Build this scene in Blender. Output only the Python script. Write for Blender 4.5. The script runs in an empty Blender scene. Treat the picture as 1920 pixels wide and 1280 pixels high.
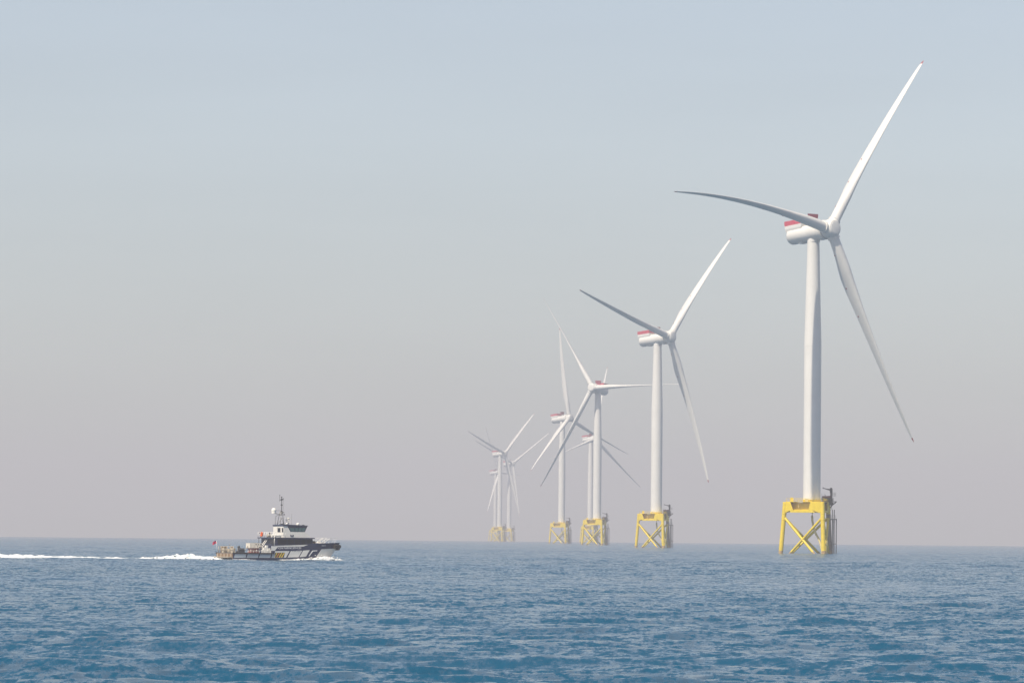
import bpy, bmesh, math, random
import numpy as np
from mathutils import Vector, Matrix, Euler, noise

random.seed(7); rng = np.random.default_rng(11)
S = bpy.context.scene
COL = S.collection
R = math.radians
RE = 7.4e6                      # earth radius with normal refraction: the sea curves away
def zc(d): return -d*d/(2*RE)

# ------------------------------------------------------------------ materials
def mat(name, col, rough=.5, metal=0., spec=.5, var=0., scale=.5, bump=0., coat=0.):
    m = bpy.data.materials.new(name); m.use_nodes = True
    nt = m.node_tree; b = nt.nodes['Principled BSDF']
    b.inputs['Base Color'].default_value = (*col, 1)
    b.inputs['Roughness'].default_value = rough
    b.inputs['Metallic'].default_value = metal
    b.inputs['Specular IOR Level'].default_value = spec
    if coat: b.inputs['Coat Weight'].default_value = coat
    if var:
        tc = nt.nodes.new('ShaderNodeTexCoord'); n = nt.nodes.new('ShaderNodeTexNoise')
        n.inputs['Scale'].default_value = scale; n.inputs['Detail'].default_value = 5
        n.inputs['Roughness'].default_value = .6
        nt.links.new(tc.outputs['Object'], n.inputs['Vector'])
        cr = nt.nodes.new('ShaderNodeValToRGB')
        cr.color_ramp.elements[0].position = .3; cr.color_ramp.elements[1].position = .7
        cr.color_ramp.elements[0].color = (*[c*(1-var) for c in col], 1)
        cr.color_ramp.elements[1].color = (*[min(1, c*(1+var*.4)) for c in col], 1)
        nt.links.new(n.outputs['Fac'], cr.inputs['Fac'])
        nt.links.new(cr.outputs['Color'], b.inputs['Base Color'])
    return m

WHITE = mat('turbine_white', (.73, .72, .69), .38, var=.05, scale=.25)
BLADE = mat('blade_white', (.74, .73, .70), .32, var=.03, scale=.2)
YELLOW = mat('jacket_yellow', (.81, .60, .02), .45, var=.16, scale=.6)
REDTIP = mat('blade_tip_red', (.32, .035, .045), .45)
REDDOT = mat('receptor_red', (.25, .02, .03), .5)
FENCE = mat('fence_red', (.62, .05, .10), .5)
COOLER = mat('cooler_red', (.22, .02, .05), .5)
GALV = mat('galvanised', (.30, .29, .27), .5, var=.2, scale=2)
GREYP = mat('brown_grey', (.24, .20, .15), .7, var=.3, scale=1.2)
DARK = mat('dark_steel', (.06, .065, .075), .6, var=.2, scale=2)
DKRED = mat('dark_red_box', (.22, .05, .045), .6)
PALEY = mat('pale_yellow', (.80, .66, .30), .5, var=.15, scale=1)
MARINE = mat('tide_band', (.46, .31, .15), .8, var=.45, scale=2)
NAVY = mat('hull_navy', (.008, .018, .066), .25, var=.25, scale=.8)
HULLW = mat('hull_white', (.70, .69, .66), .35, var=.10, scale=.7)
HULLG = mat('hull_grey', (.36, .42, .47), .4, var=.15, scale=.9)
SUPERW = mat('superstructure_white', (.80, .78, .73), .35, var=.06, scale=.8)
BLACKR = mat('black_rubber', (.012, .013, .016), .7)
GLASSD = mat('dark_glass', (.004, .008, .018), .22, spec=.25)
GLASST = mat('teal_glass', (.03, .10, .11), .08, spec=.8)
ORANGE = mat('orange', (.75, .12, .02), .5)
REDF = mat('flag_red', (.62, .03, .09), .7)
BLUEF = mat('flag_blue', (.01, .02, .12), .7)
LETTER = mat('letter_white', (.85, .85, .85), .4)
HAZY = mat('hazard_yellow', (.85, .60, .05), .4)
HAZO = mat('hazard_orange', (.65, .25, .03), .4)
BROWN = mat('worn_brown', (.24, .16, .10), .8, var=.35, scale=3)
CREAM = mat('cream_box', (.46, .40, .31), .6, var=.12, scale=2)
DKRED2 = mat('deck_red', (.36, .10, .08), .7, var=.2, scale=2)
DECK = mat('deck_grey', (.20, .21, .21), .7, var=.2, scale=1.5)

def fence_material():
    m = bpy.data.materials.new('fence_mesh_red'); m.use_nodes = True
    nt = m.node_tree; b = nt.nodes['Principled BSDF']; b.inputs['Roughness'].default_value = .55
    tc = nt.nodes.new('ShaderNodeTexCoord'); br = nt.nodes.new('ShaderNodeTexBrick')
    mp = nt.nodes.new('ShaderNodeMapping'); mp.inputs['Rotation'].default_value = (R(90), 0, 0)
    sp = nt.nodes.new('ShaderNodeSeparateXYZ'); ad = nt.nodes.new('ShaderNodeMath'); ad.operation = 'ADD'
    cb = nt.nodes.new('ShaderNodeCombineXYZ')
    nt.links.new(tc.outputs['Object'], sp.inputs[0])
    nt.links.new(sp.outputs['X'], ad.inputs[0]); nt.links.new(sp.outputs['Y'], ad.inputs[1])
    nt.links.new(ad.outputs[0], cb.inputs['X']); nt.links.new(sp.outputs['Z'], cb.inputs['Y'])
    br.inputs['Scale'].default_value = 1; br.inputs['Brick Width'].default_value = .75
    br.inputs['Row Height'].default_value = .52; br.inputs['Mortar Size'].default_value = .05
    br.offset = 0
    br.inputs['Color1'].default_value = (.50, .02, .07, 1); br.inputs['Color2'].default_value = (.43, .02, .06, 1)
    br.inputs['Mortar'].default_value = (.55, .18, .22, 1)
    nt.links.new(cb.outputs[0], br.inputs['Vector']); nt.links.new(br.outputs['Color'], b.inputs['Base Color'])
    return m
FENCEM = fence_material()

# ------------------------------------------------------------------ mesh builder
class MB:
    def __init__(s): s.v = []; s.f = []; s.mi = []; s.sm = []
    def add(s, vs, fs, mi=0, smooth=False):
        o = len(s.v); s.v += [tuple(v) for v in vs]
        for f in fs: s.f.append(tuple(i+o for i in f)); s.mi.append(mi); s.sm.append(smooth)
    def box(s, lo, hi, mi=0, M=None):
        x0, y0, z0 = lo; x1, y1, z1 = hi
        vs = [Vector(p) for p in ((x0,y0,z0),(x1,y0,z0),(x1,y1,z0),(x0,y1,z0),(x0,y0,z1),(x1,y0,z1),(x1,y1,z1),(x0,y1,z1))]
        if M: vs = [M @ v for v in vs]
        s.add(vs, [(0,3,2,1),(4,5,6,7),(0,1,5,4),(1,2,6,5),(2,3,7,6),(3,0,4,7)], mi)
    def tube(s, a, b, r0, r1=None, n=12, mi=0, cap=True):
        a = Vector(a); b = Vector(b); r1 = r0 if r1 is None else r1
        d = (b-a).normalized(); q = d.to_track_quat('Z', 'Y')
        X = q @ Vector((1,0,0)); Y = q @ Vector((0,1,0))
        vs = []
        for p, r in ((a, r0), (b, r1)):
            for i in range(n):
                t = 2*math.pi*i/n; vs.append(p + X*r*math.cos(t) + Y*r*math.sin(t))
        s.add(vs, [(i, (i+1) % n, n+(i+1) % n, n+i) for i in range(n)], mi, True)
        if cap:
            s.add(vs[:n], [tuple(range(n-1, -1, -1))], mi); s.add(vs[n:], [tuple(range(n))], mi)
    def path(s, pts, r, n=8, mi=0):
        rings = []
        for i, p in enumerate(pts):
            p = Vector(p); a = Vector(pts[max(0, i-1)]); b = Vector(pts[min(len(pts)-1, i+1)])
            q = (b-a).normalized().to_track_quat('Z', 'Y')
            rings.append([p + (q @ Vector((math.cos(2*math.pi*k/n), math.sin(2*math.pi*k/n), 0)))*r for k in range(n)])
        s.loft(rings, mi)
    def loft(s, rings, mi=0, smooth=True, cap=True):
        n = len(rings[0]); vs = [v for r in rings for v in r]; fs = []
        for j in range(len(rings)-1):
            for i in range(n): fs.append((j*n+i, j*n+(i+1) % n, (j+1)*n+(i+1) % n, (j+1)*n+i))
        s.add(vs, fs, mi, smooth)
        if cap:
            s.add(rings[0], [tuple(range(n-1, -1, -1))], mi); s.add(rings[-1], [tuple(range(n))], mi)
    def sphere(s, c, r, mi=0, n=14, m=9, sz=1.):
        c = Vector(c); rings = []
        for j in range(m+1):
            t = math.pi*(j/m); t = min(max(t, .02), math.pi-.02)
            rings.append([c + Vector((r*math.sin(t)*math.cos(2*math.pi*i/n), r*math.sin(t)*math.sin(2*math.pi*i/n), -r*sz*math.cos(t))) for i in range(n)])
        s.loft(rings, mi)
    def revolve(s, prof, n=32, mi=0, axis='Z'):
        rings = []
        for a, r in prof:
            ring = []
            for i in range(n):
                t = 2*math.pi*i/n; c, q = r*math.cos(t), r*math.sin(t)
                ring.append(Vector((c, q, a)) if axis == 'Z' else Vector((c, -a, q)))
            rings.append(ring)
        s.loft(rings, mi)
    def prism(s, poly, t, mi=0, M=None):
        """poly: list of (x,z); extruded along y from 0 to t"""
        n = len(poly)
        vs = [Vector((x, 0, z)) for x, z in poly] + [Vector((x, t, z)) for x, z in poly]
        if M: vs = [M @ v for v in vs]
        fs = [tuple(range(n)), tuple(range(2*n-1, n-1, -1))] + [(i, n+i, n+(i+1) % n, (i+1) % n) for i in range(n)]
        s.add(vs, fs, mi)
    def build(s, name, mats, parent=None, recalc=True):
        me = bpy.data.meshes.new(name); me.from_pydata(s.v, [], s.f)
        if not isinstance(mats, (list, tuple)): mats = [mats]
        for m in mats: me.materials.append(m)
        me.polygons.foreach_set('material_index', s.mi); me.polygons.foreach_set('use_smooth', s.sm)
        if recalc:
            bm = bmesh.new(); bm.from_mesh(me)
            bmesh.ops.remove_doubles(bm, verts=bm.verts, dist=1e-5)
            bmesh.ops.recalc_face_normals(bm, faces=bm.faces)
            for e in bm.edges:
                if len(e.link_faces) == 2 and e.calc_face_angle(0) > R(35): e.smooth = False
            bm.to_mesh(me); bm.free()
        me.update()
        o = bpy.data.objects.new(name, me); COL.objects.link(o)
        if parent: o.parent = parent
        return o

def tag(o, label=None, cat=None, group=None, kind=None):
    if label: o['label'] = label
    if cat: o['category'] = cat
    if group: o['group'] = group
    if kind: o['kind'] = kind
    return o
def empty(name, loc, rz=0):
    o = bpy.data.objects.new(name, None); COL.objects.link(o)
    o.location = loc; o.rotation_euler = (0, 0, rz); o.empty_display_size = 1
    return o

# ------------------------------------------------------------------ camera, sun, sky
CAM_H, PITCH, ROLL = 4.795, R(2.4557), R(.531)
cam = bpy.data.cameras.new('camera'); co = bpy.data.objects.new('camera', cam); COL.objects.link(co)
cam.sensor_width = 36; cam.lens = 36*8505/1920; cam.clip_start = .5; cam.clip_end = 60000
co.location = (0, 0, CAM_H)
co.rotation_euler = (Matrix.Rotation(R(90)+PITCH, 3, 'X') @ Matrix.Rotation(ROLL, 3, 'Z')).to_euler()
S.camera = co

SUN_EL, SUN_AZ = R(54), R(41.5)     # azimuth measured from behind the camera towards the left
sd = Vector((-math.sin(SUN_AZ)*math.cos(SUN_EL), -math.cos(SUN_AZ)*math.cos(SUN_EL), math.sin(SUN_EL)))
sun = bpy.data.lights.new('sun', 'SUN'); so = bpy.data.objects.new('sun', sun); COL.objects.link(so)
sun.energy = 5.0; sun.angle = R(.5); sun.color = (1, .88, .715)
so.rotation_euler = sd.to_track_quat('Z', 'Y').to_euler()

w = bpy.data.worlds.new('World'); S.world = w; w.use_nodes = True
nt = w.node_tree; bg = nt.nodes['Background']
sky = nt.nodes.new('ShaderNodeTexSky'); sky.sky_type = 'NISHITA'; sky.sun_disc = False
sky.sun_elevation = SUN_EL; sky.sun_rotation = math.atan2(sd.x, sd.y) % (2*math.pi)
sky.altitude = 0; sky.air_density = 1.0; sky.dust_density = 1.0; sky.ozone_density = 1.5
hs = nt.nodes.new('ShaderNodeHueSaturation'); hs.inputs['Saturation'].default_value = .66
# the sky model is tabulated coarsely near the horizon: average a few neighbouring elevations
tg = nt.nodes.new('ShaderNodeTexCoord'); acc = None
OFFS = (-.036, -.024, -.012, 0, .012, .024, .036)
for k, dz in enumerate(OFFS):
    q = sky if k == 0 else nt.nodes.new('ShaderNodeTexSky')
    if k:
        q.sky_type = 'NISHITA'; q.sun_disc = False
        for p_ in ('sun_elevation', 'sun_rotation', 'altitude', 'air_density', 'dust_density', 'ozone_density'): setattr(q, p_, getattr(sky, p_))
    ad = nt.nodes.new('ShaderNodeVectorMath'); ad.operation = 'ADD'; ad.inputs[1].default_value = (0, 0, dz+.012)
    nt.links.new(tg.outputs['Generated'], ad.inputs[0]); nt.links.new(ad.outputs[0], q.inputs['Vector'])
    if acc is None: acc = q.outputs[0]
    else:
        sm = nt.nodes.new('ShaderNodeVectorMath'); sm.operation = 'ADD'
        nt.links.new(acc, sm.inputs[0]); nt.links.new(q.outputs[0], sm.inputs[1]); acc = sm.outputs[0]
av = nt.nodes.new('ShaderNodeVectorMath'); av.operation = 'MULTIPLY'
av.inputs[1].default_value = tuple(c/len(OFFS) for c in (1.006, .995, 1.0))
nt.links.new(acc, av.inputs[0]); nt.links.new(av.outputs[0], hs.inputs['Color'])

# very faint uneven high cloud
tc = nt.nodes.new('ShaderNodeTexCoord'); mp = nt.nodes.new('ShaderNodeMapping'); mp.inputs['Scale'].default_value = (5, 5, 38)
cn = nt.nodes.new('ShaderNodeTexNoise'); cn.inputs['Scale'].default_value = 1.0; cn.inputs['Detail'].default_value = 4
mr = nt.nodes.new('ShaderNodeMapRange'); mr.inputs['From Min'].default_value = .35; mr.inputs['From Max'].default_value = .7
mr.inputs['To Min'].default_value = .975; mr.inputs['To Max'].default_value = 1.03
vs_ = nt.nodes.new('ShaderNodeVectorMath'); vs_.operation = 'SCALE'
nt.links.new(tc.outputs['Generated'], mp.inputs['Vector']); nt.links.new(mp.outputs[0], cn.inputs['Vector'])
nt.links.new(cn.outputs['Fac'], mr.inputs['Value']); nt.links.new(hs.outputs[0], vs_.inputs[0]); nt.links.new(mr.outputs[0], vs_.inputs['Scale'])
nt.links.new(vs_.outputs[0], bg.inputs['Color']); bg.inputs['Strength'].default_value = .110

# ------------------------------------------------------------------ haze
hz = MB(); hz.box((-12600, -12600, -11.2), (12600, 12600, 192))
hm = bpy.data.materials.new('sea_haze'); hm.use_nodes = True
n_ = hm.node_tree; n_.nodes.remove(n_.nodes['Principled BSDF'])
pv = n_.nodes.new('ShaderNodeVolumePrincipled'); pv.inputs['Density'].default_value = 1.8e-4
pv.inputs['Color'].default_value = (.755, .715, .745, 1); pv.inputs['Anisotropy'].default_value = 0.
n_.links.new(pv.outputs[0], n_.nodes['Material Output'].inputs['Volume'])
ho = hz.build('haze', hm); tag(ho, kind='stuff')
ho['label'] = 'pale grey sea haze that fades the far turbines'; ho['category'] = 'haze'

# ------------------------------------------------------------------ sea
def make_sea():
    # one curved sheet in polar rows round the viewpoint, fine where the view looks
    az = np.concatenate([np.arange(-9.5, 9.5001, .03)])
    outer = []
    a = 9.5; st = .06
    while a < 180: st *= 1.22; a += st; outer.append(min(a, 180.))
    outer = np.array(outer[:-1]+[180.])
    az = np.concatenate([-outer[::-1], az, outer[:-1]])
    naz = len(az)
    d = [8.]
    while d[-1] < 90: d.append(d[-1]*1.06)
    while d[-1] < 11400: d.append(d[-1]*(1.0026 if d[-1] < 1600 else 1.006))
    d = np.array(d); nd = len(d)
    A, D = np.meshgrid(np.radians(az), d)
    X = D*np.sin(A); Y = D*np.cos(A); Z = -D*D/(2*RE)
    daz = np.gradient(np.radians(az)); dd = np.gradient(d)
    spc = np.maximum(np.abs(daz)[None, :]*D*1.0, dd[:, None]*.8)
    H = np.zeros_like(X); DX = np.zeros_like(X); DY = np.zeros_like(X)
    N = 130
    for i in range(N):
        lam = .8*(40/.8)**((i+rng.random())/N)
        th = R(-90-18) + rng.normal(0, .6)
        kx, ky = math.cos(th)*2*math.pi/lam, math.sin(th)*2*math.pi/lam
        st = .0195*(1.3 if lam < 4 else 1.0 if lam < 9 else .50 if lam < 18 else .26)
        amp = st*lam/(2*math.pi)*rng.uniform(.6, 1.4)
        ph = rng.random()*2*math.pi
        fade = np.clip((lam/spc-2.2)/2.5, 0, 1)
        if fade.max() <= 0: continue
        p = kx*X+ky*Y+ph
        # slow grouping of the waves
        g = 1+.45*np.sin(kx*.13*X-ky*.09*Y*1.3+ph*3)
        H += amp*fade*g*np.sin(p)
        q = amp*fade*g*np.cos(p)*.9
        DX += math.cos(th)*q; DY += math.sin(th)*q
    gust = .75+.35*np.sin(X*.011+1.3+.8*np.sin(Y*.006))*np.sin(Y*.009+.7*np.sin(X*.013+2))+.15*np.sin(X*.037+Y*.021)
    H *= gust
    V = np.stack([X+DX, Y+DY, Z+H], -1).reshape(-1, 3)
    c = np.array([[0, 0, 0.]]); V = np.concatenate([V, c])
    i = np.arange(nd-1)[:, None]*naz; j = np.arange(naz)[None, :]; j2 = (j+1) % naz
    F = np.stack([i+j, i+naz+j, i+naz+j2, i+j2], -1).reshape(-1, 4)
    cen = len(V)-1
    tri = np.stack([np.full(naz, cen), j[0], j2[0]], -1)
    me = bpy.data.meshes.new('sea')
    me.vertices.add(len(V)); me.vertices.foreach_set('co', V.astype(np.float32).ravel())
    nl = F.size+tri.size; me.loops.add(nl)
    me.loops.foreach_set('vertex_index', np.concatenate([F.ravel(), tri.ravel()]).astype(np.int32))
    npoly = len(F)+len(tri); me.polygons.add(npoly)
    ls = np.concatenate([np.arange(len(F))*4, len(F)*4+np.arange(len(tri))*3]).astype(np.int32)
    me.polygons.foreach_set('loop_start', ls)
    me.polygons.foreach_set('use_smooth', np.ones(npoly, bool))
    me.update(calc_edges=True); me.validate()
    if me.polygons[0].normal.z < 0: me.flip_normals()
    o = bpy.data.objects.new('sea', me); COL.objects.link(o)
    m = bpy.data.materials.new('sea_water'); m.use_nodes = True
    nt = m.node_tree; b = nt.nodes['Principled BSDF']
    b.inputs['Base Color'].default_value = (.008, .071, .136, 1)
    b.inputs['Roughness'].default_value = .14; b.inputs['IOR'].default_value = 1.333
    g = nt.nodes.new('ShaderNodeNewGeometry')
    def nz(scale, vec, detail=4):
        mp = nt.nodes.new('ShaderNodeMapping'); mp.inputs['Scale'].default_value = vec
        n = nt.nodes.new('ShaderNodeTexNoise'); n.inputs['Scale'].default_value = scale; n.inputs['Detail'].default_value = detail
        n.inputs['Roughness'].default_value = .70
        nt.links.new(g.outputs['Position'], mp.inputs['Vector']); nt.links.new(mp.outputs[0], n.inputs['Vector'])
        return n
    def vm(op, a, bb):
        v = nt.nodes.new('ShaderNodeVectorMath'); v.operation = op
        for k, q in enumerate((a, bb)):
            if hasattr(q, 'is_output'): nt.links.new(q, v.inputs[k])
            else: v.inputs[k].default_value = q
        return v.outputs[0]
    n1 = nz(3.4, (.7, .33, .0), 4); n2 = nz(.6, (.65, .55, .0), 4); n3 = nz(.012, (.5, 1, 0), 3)
    s1 = vm('MULTIPLY', vm('SUBTRACT', n1.outputs['Color'], (.5, .5, .5)), (1.35, 1.75, 0))
    s2 = vm('MULTIPLY', vm('SUBTRACT', n2.outputs['Color'], (.5, .5, .5)), (.5, .9, 0))
    wp = nt.nodes.new('ShaderNodeMapRange'); wp.inputs['From Min'].default_value = .35; wp.inputs['From Max'].default_value = .65
    wp.inputs['To Min'].default_value = .45; wp.inputs['To Max'].default_value = 1.5      # wind patches
    nt.links.new(n3.outputs['Fac'], wp.inputs['Value'])
    sc_ = nt.nodes.new('ShaderNodeVectorMath'); sc_.operation = 'SCALE'
    nt.links.new(vm('ADD', s1, s2), sc_.inputs[0]); nt.links.new(wp.outputs[0], sc_.inputs['Scale'])
    # wind waves run towards the viewer: their steep faces lean that way
    nn = vm('NORMALIZE', vm('ADD', vm('ADD', g.outputs['Normal'], sc_.outputs[0]), (.03, -.065, 0)), (0, 0, 0))
    nt.links.new(nn, b.inputs['Normal'])
    me.materials.append(m)
    tag(o, 'choppy blue sea running out to a hazy horizon', 'sea', kind='structure')
    return o
make_sea()

# ------------------------------------------------------------------ turbines
HUB, TILT, OV, RR = 107., R(6), 7.96, 77.
JROT = R(-3.8)

def tri_pts(s):
    c = math.cos(R(37)); q = math.sin(R(37)); out = []
    for x, y in ((-.5, -.2887), (.5, -.2887), (0, .5774)):
        out.append(Vector(((x*c+y*q)*s, (-x*q+y*c)*s, 0)))
    return out
ZTOP, ZLOW = 17.3, 13.8
def legpt(i, z):
    s = 18.0 - (18.0-15.5)*(z/ZTOP)
    p = tri_pts(s)[i]; return Vector((p.x, p.y, z))

PROTO = {}
def shared(key, name, mats, fn):
    if key not in PROTO:
        mb = MB(); fn(mb); o = mb.build(name, mats); PROTO[key] = o
        o['fresh'] = 1
        return o
    src = PROTO[key]
    o = src.copy(); COL.objects.link(o)
    return o
def put(key, name, mats, fn, parent, rot=None, loc=None):
    o = shared(key, name, mats, fn)
    if 'fresh' in o: del o['fresh']
    o.parent = parent
    o.rotation_euler = rot or (0, 0, 0); o.location = loc or (0, 0, 0)
    for k in list(o.keys()): del o[k]
    return o

def f_tower(mb):
    prof = [(18.0, 2.93), (18.5, 2.92), (69.0, 2.90), (70.5, 2.89), (86, 2.5), (103.4, 2.06), (105.3, 2.06)]
    mb.revolve(prof, 48)
    for z in (42.5, 69.6): mb.tube((0, 0, z), (0, 0, z+.14), 2.935, n=48)
def f_nacelle(mb):
    # axis along -Y (upwind), radius profile along downwind
    rings = []
    for A, r in ((4.0, 2.75), (3.2, 2.95), (1.5, 2.98), (-2, 2.95), (-6, 2.93), (-9.4, 2.9), (-10.1, 2.78), (-10.45, 2.5), (-10.62, 2.0), (-10.68, 1.2), (-10.7, .2)):
        ring = []
        for i in range(40):
            t = 2*math.pi*i/40; x = r*math.cos(t); z = r*math.sin(t)
            if z > 2.45: z = 2.45+(z-2.45)*.35
            ring.append(Vector((x, -A, z - (2.95-r)*.25)))
        rings.append(ring)
    mb.loft(rings)
    # generator ring
    mb.revolve([(3.4, 3.0), (3.6, 3.32), (5.4, 3.34), (5.7, 3.05), (5.75, 2.5)], 48, axis='Y')
    mb.revolve([(1.2, 2.99), (1.35, 3.04), (1.5, 2.99)], 48, axis='Y')
    # underside hatch and yaw collar
    mb.loft([[Vector((x*1.0, y, -2.2)) for x, y in ((-1.5, 4.2), (1.5, 4.2), (1.5, 6.6), (-1.5, 6.6))],
             [Vector((x*.8, y, -3.15)) for x, y in ((-1.5, 4.5), (1.5, 4.5), (1.5, 6.2), (-1.5, 6.2))]], smooth=False)
    mb.tube((0, 0, -3.3), (0, 0, -2.2), 2.03, n=36)
def f_skirt(mb):
    mb.loft([[Vector((x*q, y, z)) for x, y in ((-1, 2.9+e), (1, 2.9+e), (1, 10.78-e*.2), (-1, 10.78-e*.2))] for z, q, e in ((1.2, 2.3, 1.0), (2.3, 2.6, .3), (3.34, 2.66, 0))], smooth=False)
def f_fence(mb):
    z0, z1 = 3.35, 4.95
    for x in (-2.64, 2.56): mb.box((x, 3.2, z0), (x+.08, 10.78, z1))
    mb.box((-2.55, 10.68, z0), (2.55, 10.76, z1)); mb.box((-2.55, 3.2, z0), (2.55, 3.28, z1))
def f_cooler(mb):
    mb.prism([(-1.7, 3.9), (1.7, 3.9), (2.35, 6.1), (-2.35, 6.1)], .55, M=Matrix.Translation((0, -.6, 0)))
    for x in (-1.2, 1.1): mb.box((x, -.4, 2.6), (x+.12, -.2, 3.95))
def f_hub(mb):
    mb.revolve([(-2.15, 2.3), (-2.05, 2.85), (-1.6, 3.08), (0, 3.2), (1.0, 3.14), (1.7, 2.95), (2.2, 2.62), (2.42, 2.34), (2.44, 2.22), (2.37, 2.16), (2.52, 2.0), (2.62, 1.2), (2.64, .1)], 48, axis='Y')
    # local origin is the rotor centre; blade collars are added per turbine in f_collar
def add_collar(mb, ang):
    rad = Vector((math.cos(ang), 0, math.sin(ang)))
    mb.tube(rad*1.5, rad*3.35, 2.02, 1.98, 36); mb.tube(rad*3.35, rad*3.62, 2.1, 2.1, 36)

TW = [(0, 16), (.1, 14), (.2, 11), (.35, 7), (.6, 3), (.85, .5), (1, 0)]
CH = [(0, 3.5), (.05, 3.5), (.10, 4.1), (.15, 4.95), (.20, 5.4), (.27, 5.15), (.4, 4.3), (.6, 3.2), (.8, 2.2), (.92, 1.5), (.97, 1.1), (.99, .62), (1.0, .22)]
TH = [(0, 1.0), (.05, 1.0), (.10, .82), (.15, .62), (.20, .48), (.27, .38), (.4, .29), (.6, .23), (.8, .20), (1, .17)]
def itp(t, x): return float(np.interp(x, [a for a, b in t], [b for a, b in t]))
def blade_rings(ang, pitch, cone, flap, bi, sb, dr, r0, r1, n):
    rad = Vector((math.cos(ang), 0, math.sin(ang))); tan = Vector((-math.sin(ang), 0, math.cos(ang))); up = Vector((0, -1, 0))
    rings = []; N = 24
    for k in range(n):
        rho = r0+(r1-r0)*k/(n-1); f = rho/RR; g = max(0, (rho-3.0)/(RR-3.0))
        c = rad*(rho+dr*g) + tan*(bi*g*g + sb*(g*g-g)) + up*(cone*(.35*g+.65*g*g)+flap*g*g)
        p = pitch + R(itp(TW, g))
        le = tan*(-math.cos(p)) + up*math.sin(p); th = tan*math.sin(p) + up*math.cos(p)
        ch = itp(CH, g); tk = itp(TH, g); rnd = min(1, max(0, (g-.05)/.16))
        ring = []
        for i in range(N):
            t = 2*math.pi*i/N
            cx = .5*math.cos(t)                       # circle, +.5 = leading edge
            s = .5-cx                                 # 0 at LE, 1 at TE
            yt = 5*tk*(.2969*math.sqrt(max(s, 0))-.126*s-.3516*s*s+.2843*s**3-.1015*s**4)
            sg = 1 if math.sin(t) >= 0 else -1
            yc = .5*math.sin(t)*(tk if tk < 1 else 1)
            ya = sg*yt*(1.05 if sg > 0 else .85)
            y = yc*(1-rnd)+ya*rnd
            off = cx*(1-rnd)+(cx-.18)*rnd
            ring.append(c+le*(off*ch)+th*(y*ch))
        rings.append(ring)
    return rings
def make_blade(parent, rot, ctr, ang, pitch, cone, flap, bi, sb, dr, detail):
    mb = MB(); n = 44 if detail else 26
    rings = blade_rings(ang, pitch, cone, flap, bi, sb, dr, 2.2, RR*.981, n); mb.loft(rings)
    if detail:
        for g in (.125, .265, .395):
            k = int(round((g*RR-2.2)/(RR*.981-2.2)*(n-1)))
            for i in (8, 16):                        # both faces, towards the trailing edge
                a = rings[k][i]; b = rings[k][i-1]; c = rings[k+1][i]
                nrm = (b-a).cross(c-a).normalized()
                cc = sum(rings[k], Vector())/len(rings[k])
                if nrm.dot(a-cc) < 0: nrm.negate()
                mb.tube(a-nrm*.25, a+nrm*.07, .30, n=10, mi=1)
    o = mb.build('blade', [BLADE, REDDOT], parent); o.rotation_euler = rot; o.location = ctr
    tb = MB(); tb.loft(blade_rings(ang, pitch, cone, flap, bi, sb, dr, RR*.981, RR, 7))
    t = tb.build('blade_tip', REDTIP, o)
    return o

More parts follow.
